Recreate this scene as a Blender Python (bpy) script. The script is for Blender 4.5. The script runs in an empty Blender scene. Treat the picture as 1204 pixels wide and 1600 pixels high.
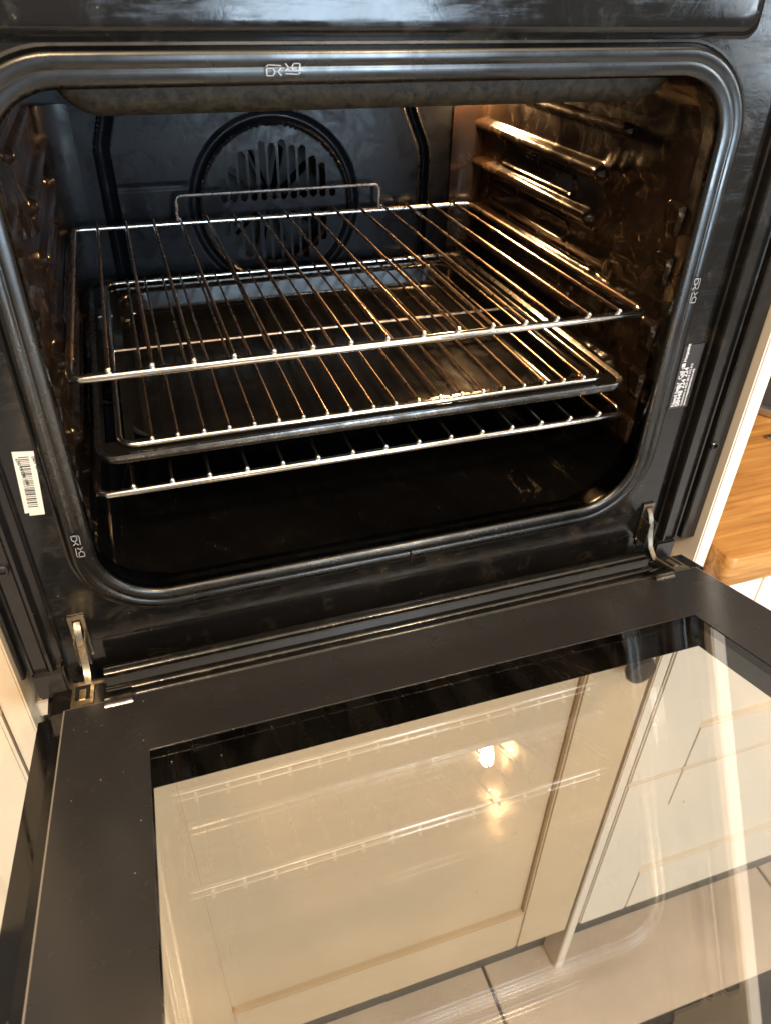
import bpy, bmesh, math, random
from mathutils import Vector, Matrix, noise as mnoise
random.seed(7)
R = math.radians
scene = bpy.context.scene
col = scene.collection

# ------------------------------------------------------------------ camera
cam_d = bpy.data.cameras.new("camera")
cam = bpy.data.objects.new("camera", cam_d); col.objects.link(cam)
cam.location = (-0.1719, -0.4737, 0.4067)
cam.rotation_euler = (0.9389, -0.0186, -0.3208)
cam_d.sensor_fit = 'VERTICAL'; cam_d.sensor_height = 24.0
cam_d.lens = 24.0 * 1165.7 / 1600.0
cam_d.clip_start = 0.02; cam_d.clip_end = 60
cam_d.dof.use_dof = True
cam_d.dof.focus_distance = 0.62
cam_d.dof.aperture_fstop = 9.0
scene.camera = cam

# ------------------------------------------------------------------ world / lamps
world = bpy.data.worlds.new("World"); scene.world = world
world.use_nodes = True
bg = world.node_tree.nodes["Background"]
bg.inputs[0].default_value = (1.0, 0.88, 0.74, 1)
bg.inputs[1].default_value = 0.34

def area(name, loc, target, sx, sy, power, color, spread=180):
    d = bpy.data.lights.new(name, 'AREA'); d.shape = 'RECTANGLE'
    d.size = sx; d.size_y = sy; d.energy = power; d.color = color
    d.spread = R(spread)
    o = bpy.data.objects.new(name, d); col.objects.link(o)
    o.location = loc
    o.rotation_euler = (Vector(target) - Vector(loc)).to_track_quat('-Z', 'Y').to_euler()
    o["kind"] = "helper"
    return o
# daylight: a wide glazed door and a window of the kitchen behind the photographer
area("glazed_door_light", (0.78, -3.0, 0.30), (0.1, 0.0, 0.20), 0.85, 1.60, 90, (0.62, 0.81, 1.0))
area("side_window_light", (2.9, -2.5, 0.55), (0.4, 0.0, 0.0), 0.7, 1.1, 36, (0.76, 0.89, 1.0))
# warm ceiling lamps, and an added fill for light off the unseen ceiling
area("ceiling_light", (-0.45, -1.25, 1.42), (0.1, -0.2, -0.4), 0.13, 0.13, 22, (1.0, 0.70, 0.40))
area("ceiling_light_b", (0.55, -1.55, 1.42), (0.3, -0.2, -0.5), 0.13, 0.13, 18, (1.0, 0.76, 0.48))
area("ceiling_bounce", (0.0, -1.2, 1.45), (0.0, -0.9, -1.0), 2.8, 1.5, 27, (1.0, 0.82, 0.60))

vs = scene.view_settings
vs.view_transform = 'Standard'; vs.look = 'None'; vs.gamma = 1.0; vs.exposure = 0.17
vs.use_curve_mapping = False
cy = scene.cycles
cy.use_denoising = True
cy.max_bounces = 12; cy.glossy_bounces = 6; cy.transmission_bounces = 8
cy.transparent_max_bounces = 24; cy.diffuse_bounces = 4
cy.sample_clamp_indirect = 6.0
cy.use_adaptive_sampling = True; cy.adaptive_threshold = 0.03
cy.blur_glossy = 0.3

# ------------------------------------------------------------------ materials
def new_mat(name):
    m = bpy.data.materials.new(name); m.use_nodes = True
    nt = m.node_tree
    return m, nt, nt.nodes["Principled BSDF"]
def nd(nt, t, **kw):
    n = nt.nodes.new(t)
    for k, v in kw.items():
        if k in n.inputs.keys(): n.inputs[k].default_value = v
        else: setattr(n, k, v)
    return n
def coords(nt, scale=(1, 1, 1)):
    tc = nd(nt, 'ShaderNodeTexCoord'); mp = nd(nt, 'ShaderNodeMapping')
    mp.inputs['Scale'].default_value = scale
    nt.links.new(tc.outputs['Object'], mp.inputs['Vector'])
    return mp.outputs['Vector']
def ramp(nt, fac, stops):
    r = nd(nt, 'ShaderNodeValToRGB')
    el = r.color_ramp.elements
    while len(el) < len(stops): el.new(0.5)
    for e, (p, c) in zip(el, stops):
        e.position = p
        e.color = (c[0], c[1], c[2], 1) if isinstance(c, (tuple, list)) else (c, c, c, 1)
    nt.links.new(fac, r.inputs['Fac'])
    return r.outputs['Color']
def noise(nt, vec, scale, detail=6, rough=0.6, dist=0.0):
    n = nd(nt, 'ShaderNodeTexNoise'); n.inputs['Scale'].default_value = scale
    n.inputs['Detail'].default_value = detail; n.inputs['Roughness'].default_value = rough
    n.inputs['Distortion'].default_value = dist
    nt.links.new(vec, n.inputs['Vector'])
    return n.outputs['Fac']
def bump(nt, h, strength, dist, normal=None):
    b = nd(nt, 'ShaderNodeBump'); b.inputs['Strength'].default_value = strength
    b.inputs['Distance'].default_value = dist
    nt.links.new(h, b.inputs['Height'])
    if normal is not None: nt.links.new(normal, b.inputs['Normal'])
    return b.outputs['Normal']
def mixc(nt, fac, a, b):
    m = nd(nt, 'ShaderNodeMix', data_type='RGBA')
    for s, v in ((0, fac), (6, a), (7, b)):
        if hasattr(v, 'is_output'): nt.links.new(v, m.inputs[s])
        else: m.inputs[s].default_value = v if s == 0 else (v[0], v[1], v[2], 1)
    return m.outputs[2]

def enamel(name, c0, c1, r0, r1, grime=0.0, peel=0.0004, speck=0.0, stain=(0.10, 0.07, 0.045), wave=0.0, spec=0.55, smear=False, fine=0.0):
    """vitreous enamel: dark, glossy, smeared with old grease"""
    m, nt, b = new_mat(name)
    v = coords(nt)
    n2 = noise(nt, v, 34, 5, 0.7, 0.8)
    base = ramp(nt, noise(nt, v, 9, 3, 0.6), [(0.35, c0), (0.7, c1)])
    base = mixc(nt, ramp(nt, n2, [(0.55, 0.0), (0.78, grime)]), base, stain)
    if speck > 0:
        vo = nd(nt, 'ShaderNodeTexVoronoi'); vo.inputs['Scale'].default_value = 170
        nt.links.new(v, vo.inputs['Vector'])
        sp = ramp(nt, vo.outputs['Distance'], [(0.05, speck), (0.12, 0.0)])
        msk = ramp(nt, n2, [(0.54, 0.0), (0.64, 1.0)])
        mm = nd(nt, 'ShaderNodeMath', operation='MULTIPLY')
        nt.links.new(sp, mm.inputs[0]); nt.links.new(msk, mm.inputs[1])
        base = mixc(nt, mm.outputs[0], base, (0.30, 0.25, 0.19))
    nt.links.new(base, b.inputs['Base Color'])
    rg = ramp(nt, n2, [(0.38, r0), (0.72, r1)])
    if smear:                                     # wiped-on horizontal streaks
        sn = noise(nt, coords(nt, (26, 120, 240)), 1.0, 4, 0.7)
        rg = mixc(nt, ramp(nt, sn, [(0.5, 0.0), (0.7, 0.6)]), rg, (r1 * 1.7, r1 * 1.7, r1 * 1.7))
    nt.links.new(rg, b.inputs['Roughness'])
    h = n2; 
    if wave > 0:
        ad = nd(nt, 'ShaderNodeMath', operation='MULTIPLY_ADD'); ad.inputs[1].default_value = wave / peel
        nt.links.new(noise(nt, v, 22, 1, 0.4, 0.4), ad.inputs[0]); nt.links.new(n2, ad.inputs[2]); h = ad.outputs[0]
    nrm = bump(nt, h, 0.6, peel * 1.5)
    if fine > 0: nrm = bump(nt, noise(nt, v, 420, 1, 0.5), 0.7, fine, nrm)
    nt.links.new(nrm, b.inputs['Normal'])
    b.inputs['Specular IOR Level'].default_value = spec
    return m

def metal(name, c0, c1, r0, r1, scale=60, bmp=0.00015, lo=0.35, hi=0.65):
    m, nt, b = new_mat(name)
    v = coords(nt)
    n = noise(nt, v, scale, 3, 0.65, 0.3)
    nt.links.new(ramp(nt, n, [(lo, c0), (hi, c1)]), b.inputs['Base Color'])
    nt.links.new(ramp(nt, n, [(lo, r0), (hi, r1)]), b.inputs['Roughness'])
    nt.links.new(bump(nt, noise(nt, v, scale * 6, 1), 0.5, bmp), b.inputs['Normal'])
    b.inputs['Metallic'].default_value = 1.0
    return m

def paint(name, c, rough=0.4, var=0.05, bmp=0.0002):
    m, nt, b = new_mat(name)
    v = coords(nt)
    n = noise(nt, v, 6, 4, 0.6)
    d = tuple(x * (1 - var * 2) for x in c)
    nt.links.new(ramp(nt, n, [(0.3, d), (0.7, c)]), b.inputs['Base Color'])
    nt.links.new(ramp(nt, noise(nt, v, 30, 5), [(0.3, rough - 0.06), (0.7, rough + 0.08)]), b.inputs['Roughness'])
    nt.links.new(bump(nt, noise(nt, v, 120, 1), 0.4, bmp), b.inputs['Normal'])
    return m

def glass_mat(name, tint, ior, rough=0.0):
    """thin pane: Fresnel mix of see-through and mirror, faint smears"""
    m = bpy.data.materials.new(name); m.use_nodes = True
    nt = m.node_tree; nt.nodes.clear()
    out = nd(nt, 'ShaderNodeOutputMaterial')
    tr = nd(nt, 'ShaderNodeBsdfTransparent'); tr.inputs[0].default_value = (*tint, 1)
    gl = nd(nt, 'ShaderNodeBsdfGlossy'); gl.inputs['Roughness'].default_value = rough
    # Schlick reflectance, the same from either face of the pane
    ge = nd(nt, 'ShaderNodeNewGeometry')
    dt = nd(nt, 'ShaderNodeVectorMath', operation='DOT_PRODUCT')
    nt.links.new(ge.outputs['Incoming'], dt.inputs[0]); nt.links.new(ge.outputs['Normal'], dt.inputs[1])
    def mth(op, a, b_=None):
        n_ = nd(nt, 'ShaderNodeMath', operation=op)
        for i_, q in enumerate((a, b_)):
            if q is None: continue
            if hasattr(q, 'is_output'): nt.links.new(q, n_.inputs[i_])
            else: n_.inputs[i_].default_value = q
        return n_.outputs[0]
    f0 = ((ior - 1) / (ior + 1)) ** 2
    cth = mth('ABSOLUTE', dt.outputs['Value'])
    fres = mth('ADD', mth('MULTIPLY', mth('POWER', mth('SUBTRACT', 1.0, cth), 5.0), 1 - f0), f0)
    v = coords(nt)
    sm = noise(nt, coords(nt, (34, 7, 7)), 1.0, 4, 0.72, 0.9)
    df = nd(nt, 'ShaderNodeBsdfDiffuse'); df.inputs[0].default_value = (0.75, 0.68, 0.58, 1)
    nt.links.new(ramp(nt, noise(nt, v, 15, 2), [(0.4, rough), (0.75, rough + 0.02)]), gl.inputs['Roughness'])
    m1 = nd(nt, 'ShaderNodeMixShader'); m2 = nd(nt, 'ShaderNodeMixShader')
    nt.links.new(fres, m1.inputs[0]); nt.links.new(tr.outputs[0], m1.inputs[1]); nt.links.new(gl.outputs[0], m1.inputs[2])
    vo = nd(nt, 'ShaderNodeTexVoronoi'); vo.inputs['Scale'].default_value = 70
    nt.links.new(v, vo.inputs['Vector'])
    dots = ramp(nt, vo.outputs['Distance'], [(0.02, 0.5), (0.04, 0.0)])
    keep = ramp(nt, noise(nt, v, 11, 2, 0.6), [(0.56, 0.0), (0.62, 1.0)])
    mul = nd(nt, 'ShaderNodeMath', operation='MULTIPLY'); nt.links.new(dots, mul.inputs[0]); nt.links.new(keep, mul.inputs[1])
    ad = nd(nt, 'ShaderNodeMath', operation='ADD')
    nt.links.new(ramp(nt, sm, [(0.42, 0.0), (0.9, 0.012)]), ad.inputs[0]); nt.links.new(mul.outputs[0], ad.inputs[1])
    nt.links.new(ad.outputs[0], m2.inputs[0]); nt.links.new(m1.outputs[0], m2.inputs[1]); nt.links.new(df.outputs[0], m2.inputs[2])
    nt.links.new(m2.outputs[0], out.inputs['Surface'])
    return m

def wood_mat(name):
    m, nt, b = new_mat(name)
    v = coords(nt, (2.6, 46, 46))
    n = noise(nt, v, 1.6, 9, 0.65, 1.3)
    n2 = noise(nt, coords(nt, (7, 190, 190)), 1.0, 5, 0.6)
    c = ramp(nt, n, [(0.28, (0.19, 0.070, 0.013)), (0.48, (0.42, 0.190, 0.044)), (0.70, (0.56, 0.295, 0.082))])
    c = mixc(nt, ramp(nt, n2, [(0.5, 0.0), (0.75, 0.5)]), c, (0.17, 0.075, 0.022))
    nt.links.new(c, b.inputs['Base Color'])
    nt.links.new(ramp(nt, n, [(0.3, 0.42), (0.7, 0.3)]), b.inputs['Roughness'])
    nt.links.new(bump(nt, n2, 0.3, 0.0003), b.inputs['Normal'])
    return m

def speckled(name, c0, c1, rough, scale):
    m, nt, b = new_mat(name)
    v = coords(nt)
    n = noise(nt, v, scale, 4, 0.75, 0.3)
    nt.links.new(ramp(nt, n, [(0.36, c0), (0.66, c1)]), b.inputs['Base Color'])
    nt.links.new(bump(nt, n, 0.7, 0.0006), b.inputs['Normal'])
    b.inputs['Roughness'].default_value = rough; b.inputs['Specular IOR Level'].default_value = 0.25
    return m

def plain(name, c, rough=0.5, metallic=0.0):
    m, nt, b = new_mat(name)
    v = coords(nt)
    n = noise(nt, v, 80, 5)
    nt.links.new(ramp(nt, n, [(0.3, tuple(x * 0.85 for x in c)), (0.7, c)]), b.inputs['Base Color'])
    b.inputs['Roughness'].default_value = rough; b.inputs['Metallic'].default_value = metallic
    return m

M = {}
M['frame'] = enamel('frame_enamel', (0.004, 0.004, 0.0043), (0.008, 0.0075, 0.0075), 0.08, 0.24, 0.30, 0.00010, 0.5, (0.085, 0.066, 0.040), smear=True, spec=0.45)
M['flange'] = metal('pewter_enamel_flange', (0.076, 0.074, 0.072), (0.050, 0.048, 0.045), 0.20, 0.36, 26, 0.00005, 0.35, 0.7)
M['rim'] = metal('worn_tray_rim', (0.20, 0.19, 0.175), (0.07, 0.062, 0.054), 0.22, 0.36, 60, 0.0001)
M['clip'] = metal('spring_clip', (0.28, 0.26, 0.24), (0.12, 0.10, 0.085), 0.12, 0.25, 80)
M['sill'] = enamel('sill_enamel', (0.004, 0.004, 0.004), (0.008, 0.007, 0.006), 0.10, 0.30, 0.40, 0.00025, 0.6, (0.09, 0.065, 0.035))
M['wall'] = enamel('cavity_enamel', (0.007, 0.0045, 0.003), (0.020, 0.011, 0.0065), 0.13, 0.34, 0.6, 0.00026, 0.8, (0.10, 0.054, 0.028), 0.00036, fine=0.00016)
M['floor_e'] = enamel('cavity_floor_enamel', (0.0022, 0.002, 0.002), (0.0045, 0.004, 0.0036), 0.05, 0.12, 0.05, 0.00005, 0.3)
M['rear'] = enamel('rear_panel_enamel', (0.0030, 0.0034, 0.0044), (0.0085, 0.0092, 0.0115), 0.20, 0.50, 0.24, 0.0003, 0.2, (0.026, 0.025, 0.025), spec=0.12)
M['tray'] = enamel('tray_enamel', (0.0045, 0.0043, 0.0043), (0.009, 0.008, 0.0072), 0.12, 0.22, 0.10, 0.00004, 0.1, (0.035, 0.024, 0.017), spec=0.20)
M['black_print'] = enamel('printed_black_glass', (0.027, 0.0255, 0.026), (0.033, 0.0312, 0.0315), 0.22, 0.30, 0.04, 0.000003, 0.04, (0.045, 0.042, 0.04))
M['gloss_black'] = enamel('gloss_black_glass', (0.006, 0.006, 0.006), (0.010, 0.009, 0.009), 0.05, 0.16, 0.10, 0.00002, 0.6, (0.05, 0.04, 0.035))
M['trim'] = enamel('trim_black', (0.006, 0.0055, 0.005), (0.012, 0.0105, 0.0095), 0.16, 0.30, 0.2, 0.00012, 0.35)
M['chrome'] = metal('chrome_bar', (0.94, 0.92, 0.88), (0.80, 0.74, 0.65), 0.11, 0.20, 45)
M['wire'] = metal('tarnished_wire', (0.60, 0.50, 0.41), (0.32, 0.21, 0.135), 0.2, 0.36, 16, 0.00006)
M['tip'] = metal('wire_tip', (0.85, 0.83, 0.82), (0.70, 0.66, 0.62), 0.22, 0.35, 90)
M['reflector'] = speckled('sooty_steel', (0.008, 0.0055, 0.003), (0.046, 0.031, 0.015), 0.6, 150)
M['steel'] = metal('hinge_steel', (0.36, 0.335, 0.285), (0.17, 0.13, 0.085), 0.3, 0.5, 110)
M['brass'] = metal('zinc_yellow_steel', (0.82, 0.74, 0.54), (0.45, 0.30, 0.14), 0.3, 0.5, 150)
M['element'] = plain('ring_element_steel', (0.10, 0.045, 0.02), 0.6)
M['dark'] = plain('dark_void', (0.006, 0.006, 0.006), 0.7)
M['fanblade'] = metal('fan_steel', (0.045, 0.035, 0.028), (0.02, 0.015, 0.011), 0.5, 0.7, 60)
M['inner_glass'] = glass_mat('inner_pane_glass', (0.998, 0.98, 0.95), 2.6)
M['outer_glass'] = glass_mat('outer_pane_glass', (0.998, 0.972, 0.93), 1.6)
M['glass_edge'] = plain('ground_glass_edge', (0.30, 0.27, 0.24), 0.35)
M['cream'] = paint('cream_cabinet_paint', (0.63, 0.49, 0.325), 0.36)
M['white'] = paint('white_cabinet_paint', (0.77, 0.69, 0.585), 0.36, 0.01)  # the cream paint made lighter, daylight on the right put into its colour
M['wood'] = wood_mat('oak_worktop')
M['tile'] = paint('floor_tile_stone', (0.66, 0.575, 0.49), 0.33, 0.10, 0.0003)
M['grout'] = paint('grout', (0.10, 0.085, 0.07), 0.8)
M['plinth'] = paint('plinth_paint', (0.085, 0.08, 0.07), 0.5)  # dark tone stands in for the shadow strip under the cabinet doors
M['sticker'] = paint('paper_sticker', (0.60, 0.56, 0.47), 0.6, 0.03, 0.00005)
M['ink'] = plain('ink', (0.025, 0.02, 0.018), 0.6)
M['label_dark'] = plain('dark_label_film', (0.028, 0.025, 0.027), 0.3)
M['white_ink'] = plain('white_print', (0.72, 0.70, 0.70), 0.5)
M['mark_ink'] = plain('faded_white_print', (0.36, 0.35, 0.35), 0.5)
M['knob'] = plain('dark_knob', (0.035, 0.026, 0.02), 0.35)
M['grey'] = plain('grey_appliance', (0.055, 0.058, 0.062), 0.35)
M['trimgrey'] = metal('appliance_trim', (0.5, 0.47, 0.42), (0.4, 0.37, 0.33), 0.3, 0.45)
M['rubber'] = plain('gasket_rubber', (0.014, 0.013, 0.012), 0.45)

m, nt, b = new_mat('lamp_glow'); M['lamp'] = m        # ribbed lamp glass, stained
v = coords(nt); b.inputs['Base Color'].default_value = (1, .9, .7, 1)
b.inputs['Emission Color'].default_value = (1.0, 0.58, 0.25, 1)
nt.links.new(ramp(nt, noise(nt, v, 95, 2, 0.6, 1.0), [(0.42, (60, 60, 60)), (0.60, (1500, 1500, 1500))]), b.inputs['Emission Strength'])

# ------------------------------------------------------------------ mesh helpers
def tag(o, label=None, cat=None, group=None, kind=None):
    if label: o["label"] = label
    if cat: o["category"] = cat
    if group: o["group"] = group
    if kind: o["kind"] = kind
    return o
def empty(name, loc=(0, 0, 0)):
    o = bpy.data.objects.new(name, None); col.objects.link(o); o.location = loc
    o.empty_display_size = 0.05
    return o
class MB:
    """collects shapes of one part and links them as one mesh object"""
    def __init__(s): s.v = []; s.f = []
    def add(s, v, f):
        k = len(s.v); s.v += [tuple(x) for x in v]; s.f += [tuple(i + k for i in q) for q in f]; return s
    def box(s, x0, x1, y0, y1, z0, z1):
        return s.add([(x0, y0, z0), (x1, y0, z0), (x1, y1, z0), (x0, y1, z0), (x0, y0, z1), (x1, y0, z1), (x1, y1, z1), (x0, y1, z1)],
                     [(0, 3, 2, 1), (4, 5, 6, 7), (0, 1, 5, 4), (1, 2, 6, 5), (2, 3, 7, 6), (3, 0, 4, 7)])
    def tube(s, pts, r, n=8, closed=False, cap=True, dome=False):
        pts = [Vector(p) for p in pts]; m_ = len(pts)
        rs = r if isinstance(r, (list, tuple)) else [r] * m_
        V = []; F = []; up = None
        for i, p in enumerate(pts):
            a = pts[(i - 1) % m_] if (closed or i > 0) else p
            c = pts[(i + 1) % m_] if (closed or i < m_ - 1) else p
            t = (c - a).normalized()
            if up is None:
                up = Vector((0, 0, 1)) if abs(t.z) < 0.9 else Vector((1, 0, 0))
            n1 = (up - t * up.dot(t)).normalized(); up = n1; n2 = t.cross(n1)
            for k in range(n):
                an = 2 * math.pi * k / n
                V.append(p + (n1 * math.cos(an) + n2 * math.sin(an)) * rs[i])
        L = m_ if closed else m_ - 1
        for i in range(L):
            for k in range(n):
                j = (i + 1) % m_
                F.append((i * n + k, i * n + (k + 1) % n, j * n + (k + 1) % n, j * n + k))
        if cap and not closed:
            F.append(tuple(range(n - 1, -1, -1))); F.append(tuple((m_ - 1) * n + k for k in range(n)))
        return s.add(V, F)
    def loft(s, rings, closed=True, cap0=False, cap1=False):
        n = len(rings[0]); V = [p for r in rings for p in r]; F = []
        for i in range(len(rings) - 1):
            for k in range(n if closed else n - 1):
                F.append((i * n + k, i * n + (k + 1) % n, (i + 1) * n + (k + 1) % n, (i + 1) * n + k))
        if cap0: F.append(tuple(range(n - 1, -1, -1)))
        if cap1: F.append(tuple((len(rings) - 1) * n + k for k in range(n)))
        return s.add(V, F)
    def sphere(s, c, r, nu=8, nv=6, sc=(1, 1, 1)):
        rings = []
        for i in range(1, nv):
            t = math.pi * i / nv
            rings.append([(c[0] + sc[0] * r * math.sin(t) * math.cos(2 * math.pi * k / nu), c[1] + sc[1] * r * math.sin(t) * math.sin(2 * math.pi * k / nu), c[2] + sc[2] * r * math.cos(t)) for k in range(nu)])
        return s.loft(rings, True, True, True)
    def build(s, name, mat, parent=None, bevel=0.0, seg=2, smooth=False):
        me = bpy.data.meshes.new(name); me.from_pydata(s.v, [], s.f); me.update()
        bm = bmesh.new(); bm.from_mesh(me)
        bmesh.ops.recalc_face_normals(bm, faces=bm.faces)
        if bevel > 0:
            ed = [e for e in bm.edges if len(e.link_faces) == 2 and e.calc_face_angle(0) > R(40)]
            bmesh.ops.bevel(bm, geom=ed, offset=bevel, segments=seg, affect='EDGES', clamp_overlap=True)
        bm.to_mesh(me); bm.free()
        me.materials.append(mat)
        if smooth or bevel > 0:
            for p in me.polygons: p.use_smooth = True
            try: me.set_sharp_from_angle(angle=R(38))
            except Exception: pass
        o = bpy.data.objects.new(name, me); col.objects.link(o)
        if parent: o.parent = parent
        return o
def bx(name, x0, x1, y0, y1, z0, z1, mat, parent=None, bevel=0.0, seg=2):
    return MB().box(x0, x1, y0, y1, z0, z1).build(name, mat, parent, bevel, seg)
def rrect(x0, x1, z0, z1, rt, rb, n=10):
    """rounded rectangle, counter-clockwise seen from -y, 4(n+1) points"""
    P = []
    for cx, cz, r, a0 in ((x1 - rb, z0 + rb, rb, -90), (x1 - rt, z1 - rt, rt, 0), (x0 + rt, z1 - rt, rt, 90), (x0 + rb, z0 + rb, rb, 180)):
        for k in range(n + 1):
            a = R(a0 + 90 * k / n); P.append((cx + r * math.cos(a), cz + r * math.sin(a)))
    return P
def sstep(a, b, x):
    if a == b: return 1.0 if x >= a else 0.0
    t = max(0.0, min(1.0, (x - a) / (b - a))); return t * t * (3 - 2 * t)

# ================================================================== SETTING
FLOOR = -1.031
floor = bx('floor', -2.2, 2.6, -3.4, 0.7, FLOOR - 0.06, FLOOR - 0.003, M['grout'])
tag(floor, kind='structure')
tile_me = None
jx, jy, tw = 0.205, -0.30, 0.60
for i in range(-3, 4):
    for j in range(-4, 2):
        x0 = jx + i * tw; y0 = jy + j * tw
        if x0 > 2.3 or y0 > 0.3: continue
        if tile_me is None:
            t = bx('tile', 0.003, tw - 0.003, 0.003, tw - 0.003, -0.008, 0.0, M['tile'], floor, 0.0015); tile_me = t.data
        else:
            t = bpy.data.objects.new('tile', tile_me); col.objects.link(t); t.parent = floor
        t.location = (x0, y0, FLOOR)

BV = 0.0024
def shaker(name, parent, x0, x1, z0, z1, mat, yf=-0.0145, th=0.02, w=0.085, wb=None, rec=0.010, lip=0.004):
    """framed cupboard front: two stiles, two rails and a set-back panel"""
    wb = wb or w
    d = empty(name); d.parent = parent
    MB().box(x0, x0 + w, yf, yf + th, z0, z1).build('stile', mat, d, BV)
    MB().box(x1 - w, x1, yf, yf + th, z0, z1).build('stile', mat, d, BV)
    MB().box(x0 + w, x1 - w, yf + 0.0002, yf + th, z0, z0 + wb).build('rail', mat, d, BV)
    MB().box(x0 + w, x1 - w, yf + 0.0002, yf + th, z1 - w, z1).build('rail', mat, d, BV)
    MB().box(x0 + w - 0.003, x1 - w - 0.0016, yf + rec, yf + th + 0.001, z0 + wb - 0.004, z1 - w + 0.004).build('panel', mat, d)
    return d

# tall cabinet that houses the oven
tall = empty('oven_housing_cabinet', (0, 0, FLOOR))
tag(tall, 'tall cream cupboard around the oven, its framed door seen through the glass', 'cabinet')
def P(o):  # children built in scene coordinates, tall's base is on the floor
    o.matrix_parent_inverse = Matrix.Identity(4)
    o.location = Vector(o.location) - Vector((0, 0, FLOOR)); return o
XR0, XR1, XL0, XL1 = 0.3260, 0.3422, -0.3310, -0.3127
YF = -0.0145
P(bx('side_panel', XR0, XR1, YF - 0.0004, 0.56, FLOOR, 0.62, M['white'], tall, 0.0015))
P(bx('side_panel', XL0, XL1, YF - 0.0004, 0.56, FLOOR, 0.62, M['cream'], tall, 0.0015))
P(bx('shelf', XL1, XR0, 0.0075, 0.55, -0.118, -0.100, M['cream'], tall, 0.001))
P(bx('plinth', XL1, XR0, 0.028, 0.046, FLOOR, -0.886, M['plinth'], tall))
P(bx('back_board', XL1, XR0, 0.545, 0.555, -0.87, 0.6, M['dark'], tall))
dr = shaker('cupboard_door', tall, XL1 + 0.003, XR0 - 0.005, -0.882, -0.125, M['cream'], w=0.092, wb=0.115)
P(dr)
kb = MB()
kb.loft([[(0.281 + r * math.cos(a), y + 0.0055, -0.212 + r * math.sin(a)) for a in [2 * math.pi * k / 24 for k in range(24)]]
         for r, y in ((0.006, -0.018), (0.006, -0.026), (0.016, -0.034), (0.0185, -0.040), (0.0165, -0.0455), (0.010, -0.0475))], True, True, True)
P(kb.build('knob', M['knob'], tall, smooth=True))

def base_unit(name, x0, x1, fronts, label, mat):
    c = empty(name, (0, 0, FLOOR)); tag(c, label, 'cabinet')
    P(bx('carcass', x0 + 0.001, x1, 0.0075, 0.55, -0.882, -0.108, mat, c, 0.001))
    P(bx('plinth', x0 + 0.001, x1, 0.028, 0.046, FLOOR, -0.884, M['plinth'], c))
    for nm, a, b_, z0, z1, w, wb in fronts:
        P(shaker(nm, c, a, b_, z0, z1, mat, w=w, wb=wb))
    return c
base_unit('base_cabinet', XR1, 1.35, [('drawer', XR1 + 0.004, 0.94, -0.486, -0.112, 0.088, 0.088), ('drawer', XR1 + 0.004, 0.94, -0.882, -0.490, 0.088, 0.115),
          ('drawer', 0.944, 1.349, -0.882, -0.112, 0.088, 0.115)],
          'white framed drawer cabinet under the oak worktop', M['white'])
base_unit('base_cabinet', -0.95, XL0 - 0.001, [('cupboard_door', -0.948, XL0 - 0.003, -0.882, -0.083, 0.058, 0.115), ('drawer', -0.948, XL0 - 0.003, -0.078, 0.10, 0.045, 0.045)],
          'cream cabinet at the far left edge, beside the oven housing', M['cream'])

# oak worktop: rounded front-left corner, eased edges
wt = MB()
def wt_ring(ins, z):
    x0, x1, y0, y1, r = XR1 + 0.0015 + ins, 1.36, -0.042 + ins, 0.55, 0.010
    pts = []
    for k in range(9):
        a = R(180 + 90 * k / 8); pts.append((x0 + r + r * math.cos(a), y0 + r + r * math.sin(a), z))
    return pts + [(x1, y0, z), (x1, y1, z), (x0, y1, z)]
wt.loft([wt_ring(0.003, -0.104), wt_ring(0.0008, -0.1032), wt_ring(0, -0.101), wt_ring(0, -0.0705), wt_ring(0.0012, -0.0672), wt_ring(0.004, -0.066)], True, True, True)
tag(wt.build('worktop', M['wood'], None, smooth=True), 'honey oak worktop with rounded corner right of the oven', 'worktop')

# appliance and spoon at the very edge of the picture
ap = empty('countertop_appliance', (0.66, 0.24, -0.066)); tag(ap, 'dark grey appliance with pale base rim at the right edge', 'appliance')
def disc(r0, z0, prof, n=40):
    return [[(r * math.cos(2 * math.pi * k / n), r * math.sin(2 * math.pi * k / n), z) for k in range(n)] for r, z in prof]
MB().loft(disc(0, 0, [(0.086, 0.0005), (0.089, 0.003), (0.089, 0.010), (0.085, 0.013)]), True, True, True).build('base_rim', M['trimgrey'], ap, smooth=True)
MB().loft(disc(0, 0, [(0.080, 0.0135), (0.082, 0.02), (0.078, 0.10), (0.070, 0.17), (0.060, 0.18)]), True, True, True).build('body', M['grey'], ap, smooth=True)
sp = MB()
spts = [(0.548 + 0.010 * k, 0.1465 - 0.001 * k, -0.0625) for k in range(0, 12)]
rings = []
for i, q in enumerate(spts):
    w = (0.0035, 0.0055, 0.006, 0.0055, 0.0045, 0.0035, 0.003, 0.003, 0.003, 0.003, 0.003, 0.003)[i]
    rings.append([(q[0], q[1] + w * math.cos(a), q[2] + 0.0015 * math.sin(a) - 0.0015) for a in [2 * math.pi * k / 10 for k in range(10)]])
sp.loft(rings, True, True, True)
tag(sp.build('spoon', M['steel'], None, smooth=True), 'tip of a steel spoon handle lying on the oak worktop', 'spoon')

# ================================================================== OVEN
oven = empty('built_in_oven', (0, 0, -0.10))
tag(oven, 'black enamel built-in oven with its glass door pulled open', 'oven')
def O(o):
    o.parent = oven; o.location = Vector(o.location) + Vector((0, 0, 0.10)); return o

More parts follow.
